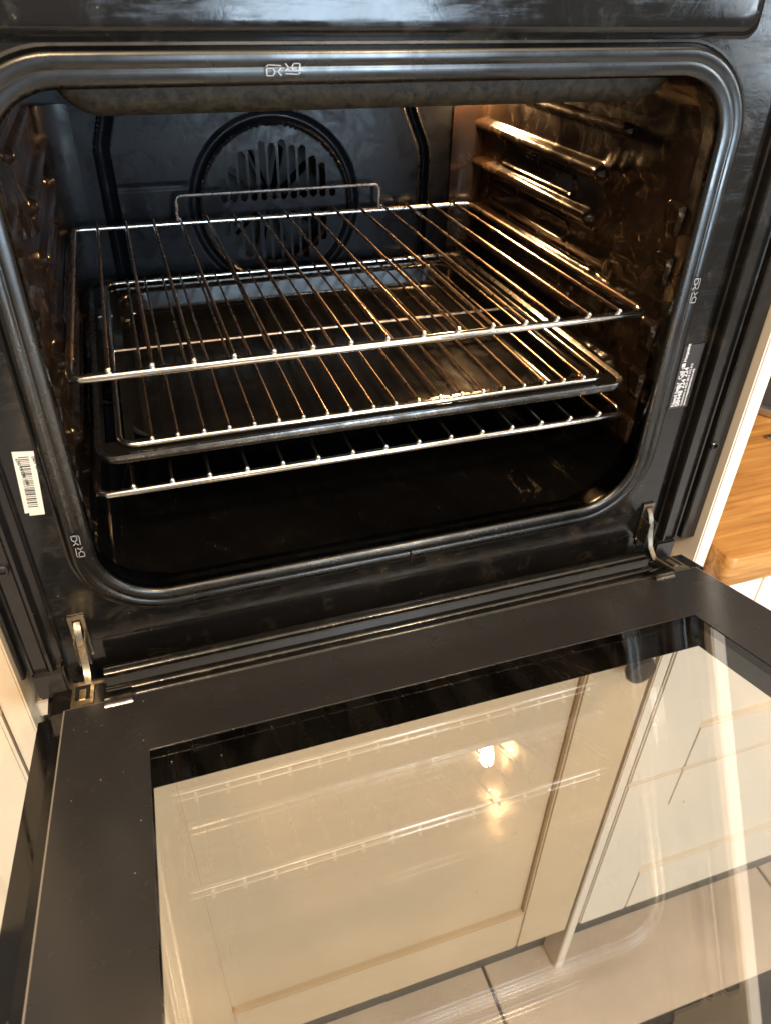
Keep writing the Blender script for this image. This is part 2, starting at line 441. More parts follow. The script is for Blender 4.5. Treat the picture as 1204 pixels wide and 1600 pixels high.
W, H = 0.235, 0.352
RT, RB = 0.042, 0.050
YP = 0.003                       # plane of the flat front plate
prof = [(0.004, 0.030), (0.0025, 0.018), (0.0, 0.010), (-0.0012, 0.0055), (-0.0008, 0.003), (0.0004, 0.0012), (0.0020, 0.0002), (0.0040, -0.0004), (0.0062, -0.0009),
        (0.0074, -0.0009), (0.0080, -0.0006), (0.0086, -0.0007), (0.0093, -0.0013), (0.0104, -0.0019), (0.0120, -0.0023), (0.0140, -0.0026), (0.0156, -0.0022),
        (0.0168, -0.0008), (0.0178, 0.0014), (0.0188, 0.0026), (0.0205, YP)]
prof = [(o_, y if y > 0.0025 else 0.0012 + (y - 0.0012) * 0.72) for o_, y in prof]
fr = MB()
rings = []
for o_, y in prof:
    rings.append([(x, y, z) for x, z in rrect(-W - o_, W + o_, -o_, H + o_, RT + o_, RB + o_, 14)])
fl = MB().loft(rings).build('opening_flange', M['flange'], None, smooth=True); O(fl)
ring_in = [(x, YP + 0.0002, z) for x, z in rrect(-W - 0.0195, W + 0.0195, -0.0195, H + 0.0195, RT + 0.0195, RB + 0.0195, 14)]
ring_out = [(x, YP + 0.0002, z) for x, z in rrect(-0.279, 0.279, -0.083, 0.46, 0.002, 0.002, 14)]
ring_b = [(x, YP + 0.03, z) for x, z in rrect(-0.279, 0.279, -0.083, 0.46, 0.002, 0.002, 14)]
fp = MB().loft([ring_in, ring_out, ring_b]).build('front_plate', M['frame'], None); O(fp)
# pressed panel above the opening
pr = []
for ins, y in ((-0.0035, YP), (-0.002, YP - 0.0006), (0.0, YP - 0.003), (0.0018, YP - 0.0052), (0.004, YP - 0.006), (0.010, YP - 0.0062)):
    pr.append([(x, y, z) for x, z in rrect(-0.2415 + ins, 0.2415 - ins, 0.3755 + ins, 0.470 - ins, 0.010, 0.010, 8)])
O(MB().loft(pr, True, False, True).build('upper_panel', M['frame'], None, smooth=True))
# sealing gasket hidden just behind the flange, and its seam at the bottom
g = [(x, 0.0022, z) for x, z in rrect(-W - 0.0067, W + 0.0067, -0.0067, H + 0.0067, RT + 0.0067, RB + 0.0067, 14)]
O(MB().tube(g, 0.0012, 8, True).build('gasket', M['rubber'], None, smooth=True))
O(bx('gasket_seam', 0.0165, 0.0172, -0.0032, 0.001, -0.019, -0.008, M['dark'], None))

# side trims with their ridges, screw and end cap
def side_trim(sgn, xo):
    xs = [(0.2775, 0.004), (0.2775, -0.001), (0.2785, -0.0022), (0.2797, -0.001), (0.2800, 0.006), (0.2872, 0.006), (0.2876, -0.0005), (0.2890, -0.0025),
          (0.2912, -0.0025), (0.2924, -0.0002), (0.2936, 0.0008), (0.3030, 0.0010), (0.3038, -0.0015), (0.3054, -0.0018), (0.3064, 0.0005), (0.3068, 0.005), (0.3086, 0.005), (0.3092, -0.004), (0.3104, -0.0052), (xo - 0.001, -0.0052), (xo, -0.004), (xo, 0.016)]
    r = []
    for z in (-0.058, 0.455):
        r.append([(sgn * x, y, z) for x, y in xs])
    t = MB().loft(r, False).build('side_trim', M['trim'], None, smooth=True); O(t)
    cap = MB().box(*sorted((sgn * 0.281, sgn * 0.3055)), -0.004, 0.012, -0.088, -0.0585).build('end_cap', M['trim'], t, 0.002)
    sz, sx, dy = (0.0515, 0.3135, -0.0044) if sgn > 0 else (0.0495, 0.2985, 0.0)
    c = MB()
    c.loft([[(sgn * sx + r_ * math.cos(a), y, sz + r_ * math.sin(a)) for a in [2 * math.pi * k / 18 for k in range(18)]]
            for r_, y in ((0.0046, 0.002 + dy), (0.0046, -0.0016 + dy), (0.0038, -0.0026 + dy), (0.0024, -0.0026 + dy), (0.0019, -0.0008 + dy))], True, False, True)
    c.build('screw', M['trim'], t, smooth=True)
    return t
side_trim(1, 0.3256); side_trim(-1, 0.3124)

# cavity: floor with curved flanks, side walls pressed with shelf ridges, ceiling, rear panel
YB = 0.41; XW = 0.2385
def extr(profile, y0, y1, ny=2):
    return [[(x, y0 + (y1 - y0) * i / (ny - 1), z) for x, z in profile] for i in range(ny)]
flp = [(-XW, 0.052)] + [(-XW + 0.046 - 0.046 * math.cos(R(90 * k / 10)), 0.042 - 0.046 * math.sin(R(90 * k / 10))) for k in range(11)]
flp = flp + [(-x, z) for x, z in reversed(flp)]
ys = [0.004, 0.009, 0.014, 0.022, 0.05, 0.2, 0.38, 0.395, 0.404, 0.4095]
dz = [0.0045, 0.0042, 0.003, 0.0006, 0, 0, 0, 0.003, 0.010, 0.022]
rings = [[(x, y, z + d * (1 - min(1, max(0, z / 0.05)))) for x, z in flp] for y, d in zip(ys, dz)]
O(MB().loft(rings, False).build('cavity_floor', M['floor_e'], None, smooth=True))
cp = [(-XW, 0.300)] + [(-XW + 0.042 - 0.042 * math.cos(R(90 * k / 8)), 0.312 + 0.042 * math.sin(R(90 * k / 8))) for k in range(9)]
cp = cp + [(-x, z) for x, z in reversed(cp)]
O(MB().loft(extr(cp, 0.006, YB), False).build('cavity_ceiling', M['wall'], None, smooth=True))

def capsule(y, z, ya, yb, zc, hw, soft):
    yy = min(max(y, ya), yb); d = math.hypot(y - yy, z - zc)
    return 1 - sstep(hw - soft, hw + soft, d)
RIDGES = [(0.14, 0.405, 0.262), (0.15, 0.405, 0.2215), (0.075, 0.405, 0.171), (0.15, 0.405, 0.137), (0.075, 0.405, 0.1085), (0.075, 0.405, 0.0785)]
def wall_h(y, z):
    h = 0.0
    for ya, yb, zc in RIDGES:
        yy = min(max(y, ya), yb); d = math.hypot(y - yy, z - zc)
        if d < 0.0062: h = max(h, 0.0022 + math.sqrt(0.0062 ** 2 - d * d))
        elif d < 0.0095: h = max(h, 0.0022 * (1 - sstep(0.0060, 0.0095, d)))
    yy = min(max(y, 0.115), 0.30); d = math.hypot(y - yy, z - 0.3005)
    if d < 0.005: h = max(h, math.sqrt(0.005 ** 2 - d * d))
    # rippled pressing between the ridge ends and the front pads
    k = sstep(0.05, 0.075, y) * (1 - sstep(0.125, 0.155, y)) * sstep(0.06, 0.09, z) * (1 - sstep(0.27, 0.295, z))
    if k > 0:
        n_ = mnoise.noise(Vector((y * 34 + z * 9, z * 46, 3.7))) + 0.4 * mnoise.noise(Vector((y * 80, z * 95, 9.1)))
        h = max(h, 0.0) + 0.0052 * k * max(0.0, n_ + 0.12)
    for zt in (0.2615, 0.222, 0.1665, 0.121, 0.0745):                             # tapered front pads
        t = (zt - z) / 0.026
        if -0.2 < t < 1.2:
            hw = 0.0095 - 0.004 * t
            k = (1 - sstep(hw - 0.0015, hw + 0.0015, abs(y - 0.0315))) * sstep(-0.07, 0.03, t) * (1 - sstep(0.85, 1.05, t))
            h = max(h, 0.0045 * k * (1 - 0.6 * t))
    for ya, yb, zc, hw in ((0.19, 0.33, 0.2415, 0.0085), (0.19, 0.36, 0.1995, 0.009), (0.10, 0.15, 0.153, 0.009), (0.19, 0.34, 0.154, 0.006)):  # shallow pressed ovals
        c = capsule(y, z, ya, yb, zc, hw, 0.0022)
        h = max(h, 0.0026 * 4 * c * (1 - c)) if c < 0.999 else max(h, 0.0)
    return h
def side_wall(sgn):
    ny, nz = 205, 230
    y0, y1, z0, z1 = 0.006, 0.4105, 0.050, 0.314
    V = []; F = []
    for j in range(nz):
        z = z0 + (z1 - z0) * j / (nz - 1)
        for i in range(ny):
            y = y0 + (y1 - y0) * i / (ny - 1)
            V.append((sgn * (XW - 0.0004 - wall_h(y, z)), y, z))
    for j in range(nz - 1):
        for i in range(ny - 1):
            a = j * ny + i; F.append((a, a + 1, a + ny + 1, a + ny))
    return O(MB().add(V, F).build('side_wall', M['wall'], None, smooth=True))
side_wall(1); side_wall(-1)

FC = (-0.005, 0.186)
SL = []
for k in range(12):
    x = -0.0625 + 0.0112 * k
    half = math.sqrt(max(0.0, 0.066 ** 2 - (x + 0.003) ** 2))
    if half < 0.014: continue
    half += 0.002 * (-1) ** k
    SL.append((x, FC[1] + 0.006, FC[1] + half)); SL.append((x, FC[1] - half, FC[1] - 0.006))
def in_slot(x, z, e=0.0):
    for sx, za, zb in SL:
        if abs(x - sx) < 0.0045 + e:
            zz = min(max(z, za + 0.0040), zb - 0.0040)
            if math.hypot(x - sx, z - zz) < 0.0040 + e: return True
    return False
def rear_h(x, z):
    h = 0.0
    r = math.hypot(x - FC[0], z - FC[1])
    h -= 0.0045 * max(0, math.cos(min(1, abs(r - 0.0905) / 0.0055) * math.pi / 2)) ** 0.8
    h += 0.003 * max(0, math.cos(min(1, abs(r - 0.0845) / 0.0022) * math.pi / 2))
    # cover plate with rounded upper corners
    xl = -0.1825 + 0.012 * sstep(0.245, 0.295, z) ; xr = 0.173 - 0.022 * sstep(0.225, 0.295, z)
    for xe, s in ((xl, 1), (xr, -1)):
        d = (x - xe) * s
        h -= 0.006 * max(0, math.cos(min(1, abs(d - 0.002) / 0.007) * math.pi / 2)) ** 0.7
        h += 0.0035 * max(0, math.cos(min(1, abs(d + 0.0045) / 0.0024) * math.pi / 2))
    ins = sstep(xl - 0.001, xl + 0.006, x) * (1 - sstep(xr - 0.006, xr + 0.001, x))
    h += 0.004 * ins
    # horizontal press line and the oval hole on the right
    h -= 0.0010 * max(0, math.cos(min(1, abs(z - 0.212) / 0.004) * math.pi / 2)) * ins * sstep(0.095, 0.105, r) * (1 - sstep(-0.08, -0.07, x))
    return h
def rear_panel():
    nx, nz = 330, 226
    x0, x1, z0, z1 = -0.238, 0.238, 0.018, 0.344
    V = []; F = []
    cut = []
    for j in range(nz):
        z = z0 + (z1 - z0) * j / (nz - 1)
        for i in range(nx):
            x = x0 + (x1 - x0) * i / (nx - 1)
            V.append((x, YB - rear_h(x, z), z))
    for j in range(nz - 1):
        for i in range(nx - 1):
            a = j * nx + i
            cx = x0 + (x1 - x0) * (i + .5) / (nx - 1); cz = z0 + (z1 - z0) * (j + .5) / (nz - 1)
            if abs(cx - FC[0]) < 0.08 and in_slot(cx, cz): continue
            F.append((a, a + 1, a + nx + 1, a + nx))
    o = MB().add(V, F).build('rear_panel', M['rear'], None, smooth=True)
    return O(o)
rear_panel()
# rounded vertical corners between side walls and rear panel
for s_ in (-1, 1):
    arc = [(s_ * (0.2375 - 0.032 * (1 - math.sin(R(90 * k / 8)))), 0.4078 - 0.018 * (1 - math.cos(R(90 * k / 8)))) for k in range(9)]
    O(MB().loft([[(x, y, z) for x, y in arc] for z in (0.045, 0.292)], False).build('rear_corner', M['wall'] if s_ > 0 else M['rear'], None, smooth=True))
# fan chamber behind the slots: dish, fan with blades, ring element
MB_ = MB().loft([[(FC[0] + r * math.cos(a), y, FC[1] + r * math.sin(a)) for a in [2 * math.pi * k / 32 for k in range(32)]] for r, y in ((0.085, 0.4165), (0.085, 0.455), (0.01, 0.456))], True, False, True)
O(MB_.build('fan_chamber', M['dark'], None))
fan = empty('fan'); O(fan); fan.location = (FC[0], 0.432, FC[1] + 0.10)
MB().loft([[(r * math.cos(a), y, r * math.sin(a)) for a in [2 * math.pi * k / 20 for k in range(20)]] for r, y in ((0.012, -0.012), (0.014, -0.008), (0.014, 0.012), (0.01, 0.014))], True, True, True).build('hub', M['fanblade'], fan, smooth=True)
bl = None
for k in range(10):
    if bl is None:
        bl = MB().add([(0.012, -0.009, 0), (0.056, -0.009, 0.010), (0.056, 0.012, 0.012), (0.012, 0.012, 0.002), (0.012, -0.009, 0.0012), (0.056, -0.009, 0.0112), (0.056, 0.012, 0.0132), (0.012, 0.012, 0.0032)],
                      [(0, 1, 2, 3), (4, 7, 6, 5), (0, 4, 5, 1), (1, 5, 6, 2), (2, 6, 7, 3), (3, 7, 4, 0)]).build('blade', M['fanblade'], fan)
        o = bl
    else:
        o = bpy.data.objects.new('blade', bl.data); col.objects.link(o); o.parent = fan
    o.rotation_euler = (0, R(36 * k + 8), 0)
O(MB().tube([(FC[0] + 0.071 * math.cos(a), 0.428, FC[1] + 0.071 * math.sin(a)) for a in [2 * math.pi * k / 40 for k in range(40)]], 0.0032, 8, True).build('ring_element', M['element'], None, smooth=True))

# grill reflector under the ceiling and the oven lamp behind it
gp = []
for k in range(13):
    a = R(180 + 90 * k / 12); gp.append((-0.170 + 0.030 * math.cos(a), 0.3565 + 0.027 * math.sin(a)))
for k in range(13):
    a = R(270 + 90 * k / 12); gp.append((0.200 + 0.030 * math.cos(a), 0.3565 + 0.027 * math.sin(a)))
rings = []
for y, ins in ((0.052, 0.016), (0.0525, 0.011), (0.0545, 0.006), (0.058, 0.0025), (0.063, 0.0002), (0.070, -0.001), (0.24, -0.001), (0.243, 0.002)):
    rings.append([(x * (1 - ins), y, z + ins * 0.9) for x, z in gp])
O(MB().loft(rings, True, True, True).build('grill_reflector', M['reflector'], None, smooth=True))
O(MB().sphere((0.219, 0.396, 0.313), 0.0145, 16, 10, (0.8, 0.8, 1.2)).build('oven_lamp', M['lamp'], None, smooth=True))

# sill rails between plate and door
def rail(name, y, z, x0, x1, ry, rz, drop, mat):
    n = 9; rings = []
    for x in (x0, x1):
        ring = [(x, y + ry, z - drop)] + [(x, y + ry * math.cos(R(180 * k / n)), z - rz + rz * math.sin(R(180 * k / n))) for k in range(n + 1)] + [(x, y - ry, z - drop)]
        rings.append(ring)
    return O(MB().loft(rings, True, True, True).build(name, mat, None, smooth=True))
rail('lower_sill', -0.014, -0.0560, -0.250, 0.262, 0.0062, 0.0045, 0.032, M['sill'])
O(bx('sill_floor', -0.300, 0.312, -0.028, 0.0028, -0.094, -0.089, M['sill'], None, 0.001))

# hinges on the plate: slotted plate and bent arm
def strip(pts, w, th, x):
    rings = []
    for i, (y, z) in enumerate(pts):
        a = pts[max(0, i - 1)]; c = pts[min(len(pts) - 1, i + 1)]
        ty, tz = c[0] - a[0], c[1] - a[1]; L = math.hypot(ty, tz); ny_, nz_ = -tz / L, ty / L
        ww = w[i] if isinstance(w, (list, tuple)) else w
        rings.append([(x - ww, y, z), (x + ww, y, z), (x + ww, y + ny_ * th, z + nz_ * th), (x - ww, y + ny_ * th, z + nz_ * th)])
    return MB().loft(rings, True, True, True)
def hinge(x, plate_mat):
    h = empty('hinge'); O(h)
    def flat(x0, x1, z0, z1, y=0.0028, th=0.0018): return MB().box(x0, x1, y - th, y, z0, z1)
    pl = MB()
    pl.add(*((lambda b: (b.v, b.f))(flat(x - 0.0062, x - 0.0034, -0.052, -0.009))))
    pl.add(*((lambda b: (b.v, b.f))(flat(x + 0.0034, x + 0.0062, -0.052, -0.009))))
    pl.add(*((lambda b: (b.v, b.f))(flat(x - 0.0034, x + 0.0034, -0.0122, -0.0091))))
    pl.build('hinge_plate', plate_mat, h)
    MB().box(x - 0.0034, x + 0.0034, 0.0006, 0.0027, -0.060, -0.0123).build('slot', M['dark'], h)
    strip([(0.0010, -0.0135), (-0.0035, -0.0165), (-0.0070, -0.0225), (-0.0090, -0.0290), (-0.0120, -0.0400), (-0.0160, -0.0490), (-0.0235, -0.0550), (-0.0290, -0.0575)],
          [0.0022, 0.0024, 0.0026, 0.0030, 0.0030, 0.0026, 0.0024, 0.0024], 0.0016, x).build('hinge_arm', M['steel'], h, 0.0004)
    MB().box(x - 0.0046, x - 0.0034, -0.012, 0.002, -0.050, -0.024).build('cheek', M['steel'], h, 0.0004)
    MB().box(x + 0.0034, x + 0.0046, -0.012, 0.002, -0.050, -0.024).build('cheek', M['steel'], h, 0.0004)
    return h
hinge(-0.2618, M['steel']); hinge(0.2635, M['steel'])

# ---- prints and stickers
def text_mesh(name, body, size, mat, parent, loc, rot, ext=0.00005):
    cu = bpy.data.curves.new(name, 'FONT'); cu.body = body; cu.size = size; cu.extrude = ext; cu.offset = size * 0.012
    t = bpy.data.objects.new(name, cu); col.objects.link(t)
    bpy.context.view_layer.update()
    me = bpy.data.meshes.new_from_object(t.evaluated_get(bpy.context.evaluated_depsgraph_get()))
    bpy.data.objects.remove(t); bpy.data.curves.remove(cu)
    me.materials.clear(); me.materials.append(mat)
    o = bpy.data.objects.new(name, me); col.objects.link(o); o.parent = parent
    o.location = loc; o.rotation_euler = rot
    return o
# help label, reading upwards, on the right of the plate
hl = bx('help_label', 0.2555, 0.2755, YP - 0.0006, YP - 0.0001, 0.0945, 0.1545, M['label_dark'], None); O(hl)
rot_up = (R(90), R(-90), 0)     # local x -> up, local y -> left on the plate
yl = YP - 0.0008
def up_text(body, size, x, z, bold=1.0):
    o = text_mesh('lettering', body, size, M['white_ink'], hl, (x, yl, z), (0, 0, 0))
    o.matrix_local = Matrix(((0, -1, 0, x), (0, 0, -1, yl), (1, 0, 0, z), (0, 0, 0, 1)))
    return o
up_text("Need help?  Call us", 0.0052, 0.2610, 0.0965)
up_text("Hotpoint", 0.0044, 0.2610, 0.1395)
MB().box(0.2577, 0.2612, yl - 0.00005, yl + 0.00005, 0.1345, 0.1380).build('emblem', M['white_ink'], hl)
up_text("08448 224 224", 0.0062, 0.2657, 0.0965)
up_text("Customers in ROI: 0818 313 413", 0.0030, 0.2690, 0.0965)
up_text("(www.hotpointservice.co.uk)", 0.0030, 0.2722, 0.0965)
# barcode sticker on the left of the plate
bc = MB()
pts = [(-0.2693, 0.1425), (-0.2558, 0.1415), (-0.2600, 0.0905), (-0.2712, 0.0905), (-0.2712, 0.0930), (-0.2733, 0.0933)]
pts = [(-0.2688, 0.1428), (-0.2556, 0.1412), (-0.2604, 0.0902), (-0.2702, 0.0908), (-0.2700, 0.0932), (-0.2727, 0.0934)]
rb_ = [[(x, YP - 0.0002, z) for x, z in pts], [(x, YP - 0.0007, z) for x, z in pts]]
bcs = bc.loft(rb_, True, True, True).build('barcode_sticker', M['sticker'], None); O(bcs)
bars = MB(); z = 0.1385
rnd = random.Random(3)
while z > 0.0975:
    w = rnd.choice((0.0004, 0.0007, 0.0011, 0.0005)); k = (0.142 - z) * 0.088
    bars.add([(-0.2657 - k, YP - 0.0009, z), (-0.2592 - k, YP - 0.0009, z - 0.0006), (-0.2592 - k, YP - 0.0009, z - w - 0.0006), (-0.2657 - k, YP - 0.0009, z - w)], [(0, 1, 2, 3)])
    z -= w + rnd.choice((0.0004, 0.0006, 0.0010))
bars.build('barcode_print', M['ink'], bcs)
def dn_text(body, size, x, z):
    o = text_mesh('digits', body, size, M['ink'], bcs, (0, 0, 0), (0, 0, 0))
    a = R(-84.5)
    o.matrix_local = Matrix(((math.cos(a), -math.sin(a), 0, x), (0, 0, -1, YP - 0.0009), (math.sin(a), math.cos(a), 0, z), (0, 0, 0, 1)))
dn_text("0409  0340  0311", 0.0030, -0.2580, 0.1375)
dn_text("6390  041200  C00", 0.0028, -0.2680, 0.1375)

# food-safe marks (glass and fork) in thin white strokes
def strokes(name, polys, w, place, parent=None):
    mb = MB()
    for pl in polys:
        for (a, b_) in zip(pl[:-1], pl[1:]):
            d = Vector((b_[0] - a[0], b_[1] - a[1])); L = d.length or 1; d = d / L; n = Vector((-d.y, d.x)) * w; e = d * w * 0.7
            q = [(a[0] - e.x + n.x, a[1] - e.y + n.y), (b_[0] + e.x + n.x, b_[1] + e.y + n.y), (b_[0] + e.x - n.x, b_[1] + e.y - n.y), (a[0] - e.x - n.x, a[1] - e.y - n.y)]
            mb.add([place(*p) for p in q], [(0, 1, 2, 3)])
    return O(mb.build(name, M['mark_ink'], None))
GLASS = [[(0, 0), (0, .62), (.42, .62), (.55, .32), (.42, 0), (0, 0)], [(.55, .32), (.75, .34), (.95, .62)], [(.75, .34), (.95, 0)], [(0.0, .78), (.12, .92), (.95, .84)]]
FORK = [[(1, 1), (1, .38), (.58, .38), (.45, .68), (.58, 1), (1, 1)], [(.45, .68), (.25, .66), (.05, .38)], [(.25, .66), (.05, 1)], [(1.0, .22), (.88, .08), (.05, .16)]]
YI = -0.0029
def mark(ox, oz, ux, uz, s, yi):
    # u axis along (ux,uz), v axis is u turned left
    def pl(dx):
        return lambda a, b_: (ox + (a * 0.92 + dx) * s * ux - b_ * s * 0.62 * uz, yi, oz + (a * 0.92 + dx) * s * uz + b_ * s * 0.62 * ux)
    strokes('food_safe_mark', GLASS, 0.034, pl(0), None); strokes('food_safe_mark', FORK, 0.034, pl(1.12), None)
mark(-0.0832, 0.3565, 1, 0, 0.0092, YI)
mark(0.2487, 0.1945, 0, 1, 0.0095, YI)
mark(-0.2475, 0.0708, 0, -1, 0.0095, YI)

# ------------------------------------------------------------------ oven door (drawn 15 degrees short of flat)
T = math.atan(0.2765)
door = empty('door'); door.parent = oven
door.location = (0, -0.066, -0.0374 + 0.10); door.rotation_euler = (-T, 0, 0)
LEN = 0.452
def ring_sheet(name, x, u0, u1, wx, w0, w1, v0, v1, mat, par):
    """flat sheet with a rectangular opening; u runs from hinge to handle"""
    mb = MB()
    mb.box(-x, -wx, -u1, -u0, v0, v1); mb.box(wx, x, -u1, -u0, v0, v1)
    mb.box(-wx, wx, -w0, -u0, v0, v1); mb.box(-wx, wx, -u1, -w1, v0, v1)
    o = mb.build(name, mat, par)
    # weld the four rectangles to one sheet
    bm = bmesh.new(); bm.from_mesh(o.data)
    bmesh.ops.remove_doubles(bm, verts=bm.verts, dist=1e-6)
    dead = [f for f in bm.faces if f.normal.z == 0 and False]
    bm.to_mesh(o.data); bm.free()
    return o
def frame_sheet(name, xo, uo0, uo1, xi, ui0, ui1, v0, v1, mat, par):
    mb = MB()
    out = [(-xo, -uo1), (xo, -uo1), (xo, -uo0), (-xo, -uo0)]; inn = [(-xi, -ui1), (xi, -ui1), (xi, -ui0), (-xi, -ui0)]
    V = [(x, y, v1) for x, y in out] + [(x, y, v1) for x, y in inn] + [(x, y, v0) for x, y in out] + [(x, y, v0) for x, y in inn]
    F = []
    for k in range(4):
        j = (k + 1) % 4
        F += [(k, j, 4 + j, 4 + k), (8 + k, 12 + k, 12 + j, 8 + j), (k, 8 + k, 8 + j, j), (4 + k, 4 + j, 12 + j, 12 + k)]
    return mb.add(V, F).build(name, mat, par)
IW, IU0, IU1 = 0.2164, 0.0700, 0.405
OW, OU0, OU1 = 0.2185, 0.0765, 0.322
frame_sheet('inner_glass_border', 0.2746, 0.0, LEN, IW, IU0, IU1, -0.0005, 0.0, M['black_print'], door)
bx('inner_glass_pane', -0.2745, 0.2745, -LEN + 0.0001, -0.0001, -0.0042, -0.0006, M['inner_glass'], door)
for x0, x1 in ((-0.2757, -0.2747), (0.2747, 0.2757)):
    bx('glass_edge', x0, x1, -LEN, 0.0004, -0.0040, -0.0003, M['glass_edge'], door)
bx('glass_edge', -0.2746, 0.2746, 0.0001, 0.0009, -0.0040, -0.0003, M['glass_edge'], door)
frame_sheet('outer_glass_border', 0.302, -0.034, LEN + 0.018, OW, OU0, OU1, -0.0270, -0.0265, M['gloss_black'], door)
bx('outer_glass_pane', -0.3019, 0.3019, -LEN - 0.0179, 0.0339, -0.0315, -0.0271, M['outer_glass'], door)
# side channels between the panes
for s in (-1, 1):
    bx('side_channel', *sorted((s * 0.2765, s * 0.2855)), -LEN, 0.012, -0.0264, -0.0120, M['trim'], door, 0.0008)
    bx('side_channel', *sorted((s * 0.2560, s * 0.2764)), -LEN, -0.002, -0.0264, -0.0045, M['trim'], door, 0.0006)
    # corner block that takes the hinge, with the yellow zinc bracket
    bx('hinge_block', *sorted((s * 0.2475, s * 0.2860)), 0.0014, 0.034, -0.0264, -0.0030, M['trim'], door, 0.001)
    brk = MB()
    xc = s * 0.2635
    frame = MB()
    brk.box(xc - 0.0080, xc - 0.0055, 0.0045, 0.0335, -0.0030, -0.0012); brk.box(xc + 0.0055, xc + 0.0080, 0.0045, 0.0335, -0.0030, -0.0012)
    brk.box(xc - 0.0055, xc + 0.0055, 0.0045, 0.0115, -0.0030, -0.0012)
    brk.build('hinge_bracket', M['brass'], door)
    bx('bracket_slot', xc - 0.0054, xc + 0.0054, 0.0116, 0.033, -0.0029, -0.0021, M['dark'], door)
    bx('bracket_tongue', xc - 0.0024, xc + 0.0024, 0.0116, 0.026, -0.0020, -0.0008, M['brass'], door, 0.0003)
    # clip that grips the edge of the inner glass
    cm = MB(); xa, xb = sorted((s * 0.2265, s * 0.2465))
    cr = []
    for x in (xa, xb):
        cr.append([(x, 0.0105 * math.cos(a) + 0.0010, -0.0015 + 0.0060 * math.sin(a)) for a in [2 * math.pi * k / 16 for k in range(16)]])
    cm.loft(cr, True, True, True).build('glass_clip', M['clip'], door, 0.0006)
# end profile seen between the glass and the sill
def dprof(name, pts, mat):
    return MB().loft([[(x, y, v) for y, v in pts] for x in (-0.2474, 0.2474)], True, True, True).build(name, mat, door, smooth=True)
epts = [(0.0012, -0.026), (0.0012, -0.0080), (0.0088, -0.0080)]
epts += [(0.0128 - 0.0038 * math.cos(R(180 * k / 9)), -0.0070 + 0.0038 * math.sin(R(180 * k / 9))) for k in range(10)]
epts += [(0.0172, -0.0110), (0.0225, -0.0110)]
epts += [(0.0275 - 0.0046 * math.cos(R(180 * k / 9)), -0.0095 + 0.0046 * math.sin(R(180 * k / 9))) for k in range(10)]
epts += [(0.0325, -0.026)]
dprof('end_profile', epts, M['sill'])
bx('bottom_channel', -0.2559, 0.2559, -LEN, -IU1 - 0.004, -0.0264, -0.0045, M['trim'], door)
# handle bar on the outer side
hb = MB().tube([(-0.25, -0.425, -0.032), (-0.25, -0.425, -0.062), (-0.24, -0.425, -0.072), (0.24, -0.425, -0.072), (0.25, -0.425, -0.062), (0.25, -0.425, -0.032)], 0.0085, 14)
hb.build('handle', M['chrome'], door, smooth=True)

# ================================================================== SHELVES
def wire_shelf(label, z, yf, yr, guard):
    s = empty('wire_shelf', (0, yf, z)); tag(s, label, 'oven shelf', 'wire shelves in the oven')
    d = yr - yf
    RBAR = 0.0032
    zb = -0.0046
    xe = 0.2225
    MB().tube([(-xe - 0.003, 0.0125, zb + 0.0005), (-xe - 0.0015, 0.004, zb), (-xe + 0.004, 0.0002, zb), (xe - 0.004, 0.0002, zb), (xe + 0.0015, 0.004, zb), (xe + 0.003, 0.0125, zb + 0.0005)], RBAR, 14).build('front_bar', M['chrome'], s, smooth=True)
    MB().tube([(-xe - 0.001, d - 0.012, zb), (-xe, d - 0.005, zb), (-xe + 0.006, d - 0.002, zb), (xe - 0.006, d - 0.002, zb), (xe, d - 0.005, zb), (xe + 0.001, d - 0.012, zb)], 0.0026, 12).build('rear_bar', M['tip'], s, smooth=True)
    for sg in (-1, 1):
        MB().tube([(sg * (xe + 0.003), 0.0128, zb + 0.0005), (sg * (xe + 0.003), 0.03, zb + 0.0005), (sg * (xe + 0.001), d - 0.0125, zb)], 0.0028, 12).build('side_rail', M['wire'], s, smooth=True)
    me = None; mt = None
    for i in range(15):
        x = (i - 7) * 0.0285
        if me is None:
            w = MB().tube([(0, 0.0002, 0), (0, d * 0.25, 0.0002), (0, d * 0.5, -0.0002), (0, d * 0.75, 0.0001), (0, d + 0.0005, 0)], 0.00145, 8).build('wire', M['wire'], s, smooth=True); me = w.data
            t = MB().sphere((0, 0, 0), 0.0021, 8, 6, (1, 1.1, 1)).build('wire_tip', M['tip'], w, smooth=True); mt = t.data
        else:
            w = bpy.data.objects.new('wire', me); col.objects.link(w); w.parent = s
            t = bpy.data.objects.new('wire_tip', mt); col.objects.link(t); t.parent = w
        w.location = (x + random.uniform(-.0004, .0004), 0, 0); w.rotation_euler = (0, 0, random.uniform(-.0015, .0015))
    if guard:
        pts = [(-0.1165, d + 0.0005, -0.006), (-0.1165, d + 0.0005, 0.004)]
        for k in range(5): a = R(180 - 90 * k / 4); pts.append((-0.1095 + 0.006 * math.cos(a), d + 0.0005, 0.0165 + 0.006 * math.sin(a)))
        for k in range(5): a = R(90 - 90 * k / 4); pts.append((0.1055 + 0.006 * math.cos(a), d + 0.0005, 0.0165 + 0.006 * math.sin(a)))
        pts += [(0.1115, d + 0.0005, 0.004), (0.1115, d + 0.0005, -0.006)]
        MB().tube(pts, 0.0017, 8).build('rear_guard', M['tip'], s, smooth=True)
    return s
wire_shelf('topmost chrome wire shelf in the oven, with a raised rear guard', 0.1826, 0.0242, 0.3901, True)
wire_shelf('lowest chrome wire shelf, below the black roasting tray', 0.0886, 0.0230, 0.390, True)

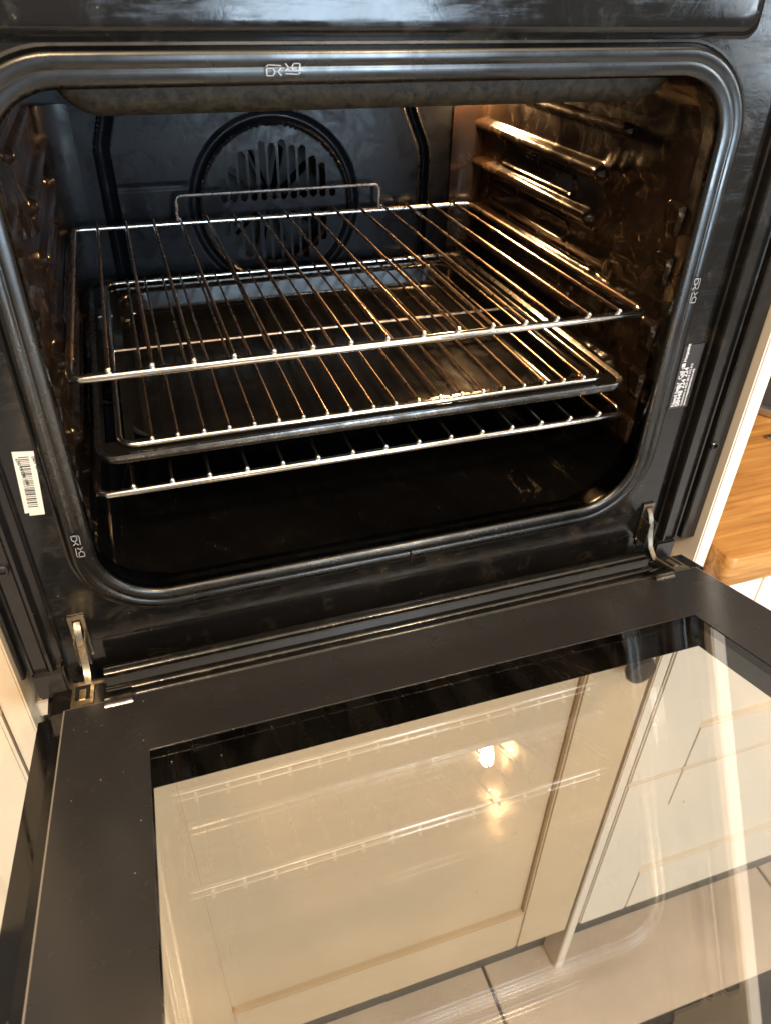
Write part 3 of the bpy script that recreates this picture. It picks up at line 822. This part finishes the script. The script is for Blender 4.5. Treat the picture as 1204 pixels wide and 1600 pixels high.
# roasting tray: rim with handle slots, sloping well
tr = empty('roasting_tray', (0, 0, 0.092)); tag(tr, 'black enamel roasting tray holding a chrome grill rack', 'tray')
def tring(x, y0, y1, z, r): return [(px, py, z) for px, py in rrect(-x, x, y0, y1, r, r, 8)]
zr = 0.0255
tb = MB().loft([tring(0.2195, 0.0185, 0.3945, zr - 0.0055, 0.016), tring(0.2205, 0.0178, 0.3952, zr - 0.004, 0.016), tring(0.2215, 0.0175, 0.3955, zr - 0.001, 0.016), tring(0.2205, 0.0182, 0.3948, zr + 0.0012, 0.015), tring(0.2180, 0.0205, 0.3925, zr + 0.0002, 0.014), tring(0.2165, 0.0225, 0.391, zr - 0.0006, 0.013)])
tb.build('rim', M['rim'], tr, smooth=True)
tw_ = MB().loft([tring(0.1975, 0.040, 0.372, zr - 0.0008, 0.03), tring(0.1935, 0.044, 0.368, zr - 0.0016, 0.03), tring(0.1924, 0.0451, 0.3669, zr - 0.0028, 0.03), tring(0.1919, 0.0456, 0.3664, zr - 0.0045, 0.03), tring(0.1915, 0.0460, 0.3660, zr - 0.0060, 0.03), tring(0.1876, 0.0499, 0.3621, 0.0076, 0.03), tring(0.1872, 0.0503, 0.3617, 0.0062, 0.03), tring(0.1862, 0.0513, 0.3607, 0.0038, 0.03), tring(0.1835, 0.054, 0.358, 0.0018, 0.028), tring(0.1780, 0.060, 0.352, 0.0004, 0.026)], True, False, True)
tw_.build('well', M['tray'], tr, smooth=True)
# flat flange between rim and well, with the two slots at each side
def flange():
    x0, x1, y0, y1 = -0.2170, 0.2170, 0.0220, 0.3915
    nx, ny = 124, 106
    V = []; F = []
    for j in range(ny):
        for i in range(nx):
            V.append((x0 + (x1 - x0) * i / (nx - 1), y0 + (y1 - y0) * j / (ny - 1), zr - 0.0008))
    for j in range(ny - 1):
        for i in range(nx - 1):
            cx = x0 + (x1 - x0) * (i + .5) / (nx - 1); cyy = y0 + (y1 - y0) * (j + .5) / (ny - 1)
            if abs(cx) < 0.194 and 0.043 < cyy < 0.369: continue
            sl = False
            for ya, yb in ((0.050, 0.100), (0.118, 0.150), (0.27, 0.33)):
                yy = min(max(cyy, ya), yb)
                if math.hypot(abs(cx) - 0.2065, cyy - yy) < 0.0075: sl = True
            if sl: continue
            a = j * nx + i; F.append((a, a + 1, a + nx + 1, a + nx))
    return MB().add(V, F).build('flange', M['tray'], tr)
flange()

# grill rack lying in the tray
gk = empty('grill_rack', (0, 0, 0.123)); tag(gk, 'chrome grill rack with close wires lying in the black roasting tray', 'grill rack')
gx, ga, gb_ = 0.2030, 0.0300, 0.3860
loop = [(px, py, -0.0034) for px, py in rrect(-gx, gx, ga, gb_, 0.013, 0.013, 6)]
MB().tube(loop, 0.0025, 12, True).build('frame', M['chrome'], gk, smooth=True)
me = None
for i in range(20):
    x = -0.1802 + i * (0.1815 + 0.1802) / 19
    if me is None:
        w = MB().tube([(0, ga + 0.0005, 0), (0, 0.12, 0.0002), (0, 0.22, -0.0001), (0, 0.31, 0.0002), (0, gb_ + 0.0004, 0)], 0.0012, 8).build('wire', M['wire'], gk, smooth=True); me = w.data
        t = MB().sphere((0, ga + 0.0003, 0), 0.0018, 8, 6, (1, 1.1, 1)).build('wire_tip', M['tip'], w, smooth=True); mt = t.data
    else:
        w = bpy.data.objects.new('wire', me); col.objects.link(w); w.parent = gk
        t = bpy.data.objects.new('wire_tip', mt); col.objects.link(t); t.parent = w
    w.location = (x + random.uniform(-.0004, .0004), 0, 0)
MB().tube([(-gx, 0.21, -0.0062), (gx, 0.21, -0.0062)], 0.0018, 8).build('cross_bar', M['wire'], gk, smooth=True)

# crumbs and grease specks on the inner glass
cr_ = MB(); rc = random.Random(11)
for k in range(45):
    x = rc.uniform(-0.27, 0.27); u = rc.uniform(0.004, 0.40); r = rc.choice((0.0002, 0.0003, 0.0004, 0.0005))
    if rc.random() < 0.35: x = -0.27 + abs(rc.gauss(0, 0.06)); u = abs(rc.gauss(0, 0.12)) + 0.004
    cr_.sphere((x, -u, r * 0.4), r, 5, 4, (1, rc.uniform(0.7, 1.6), 0.6))
o = cr_.build('crumbs', M['glass_edge'], door); o["kind"] = "stuff"
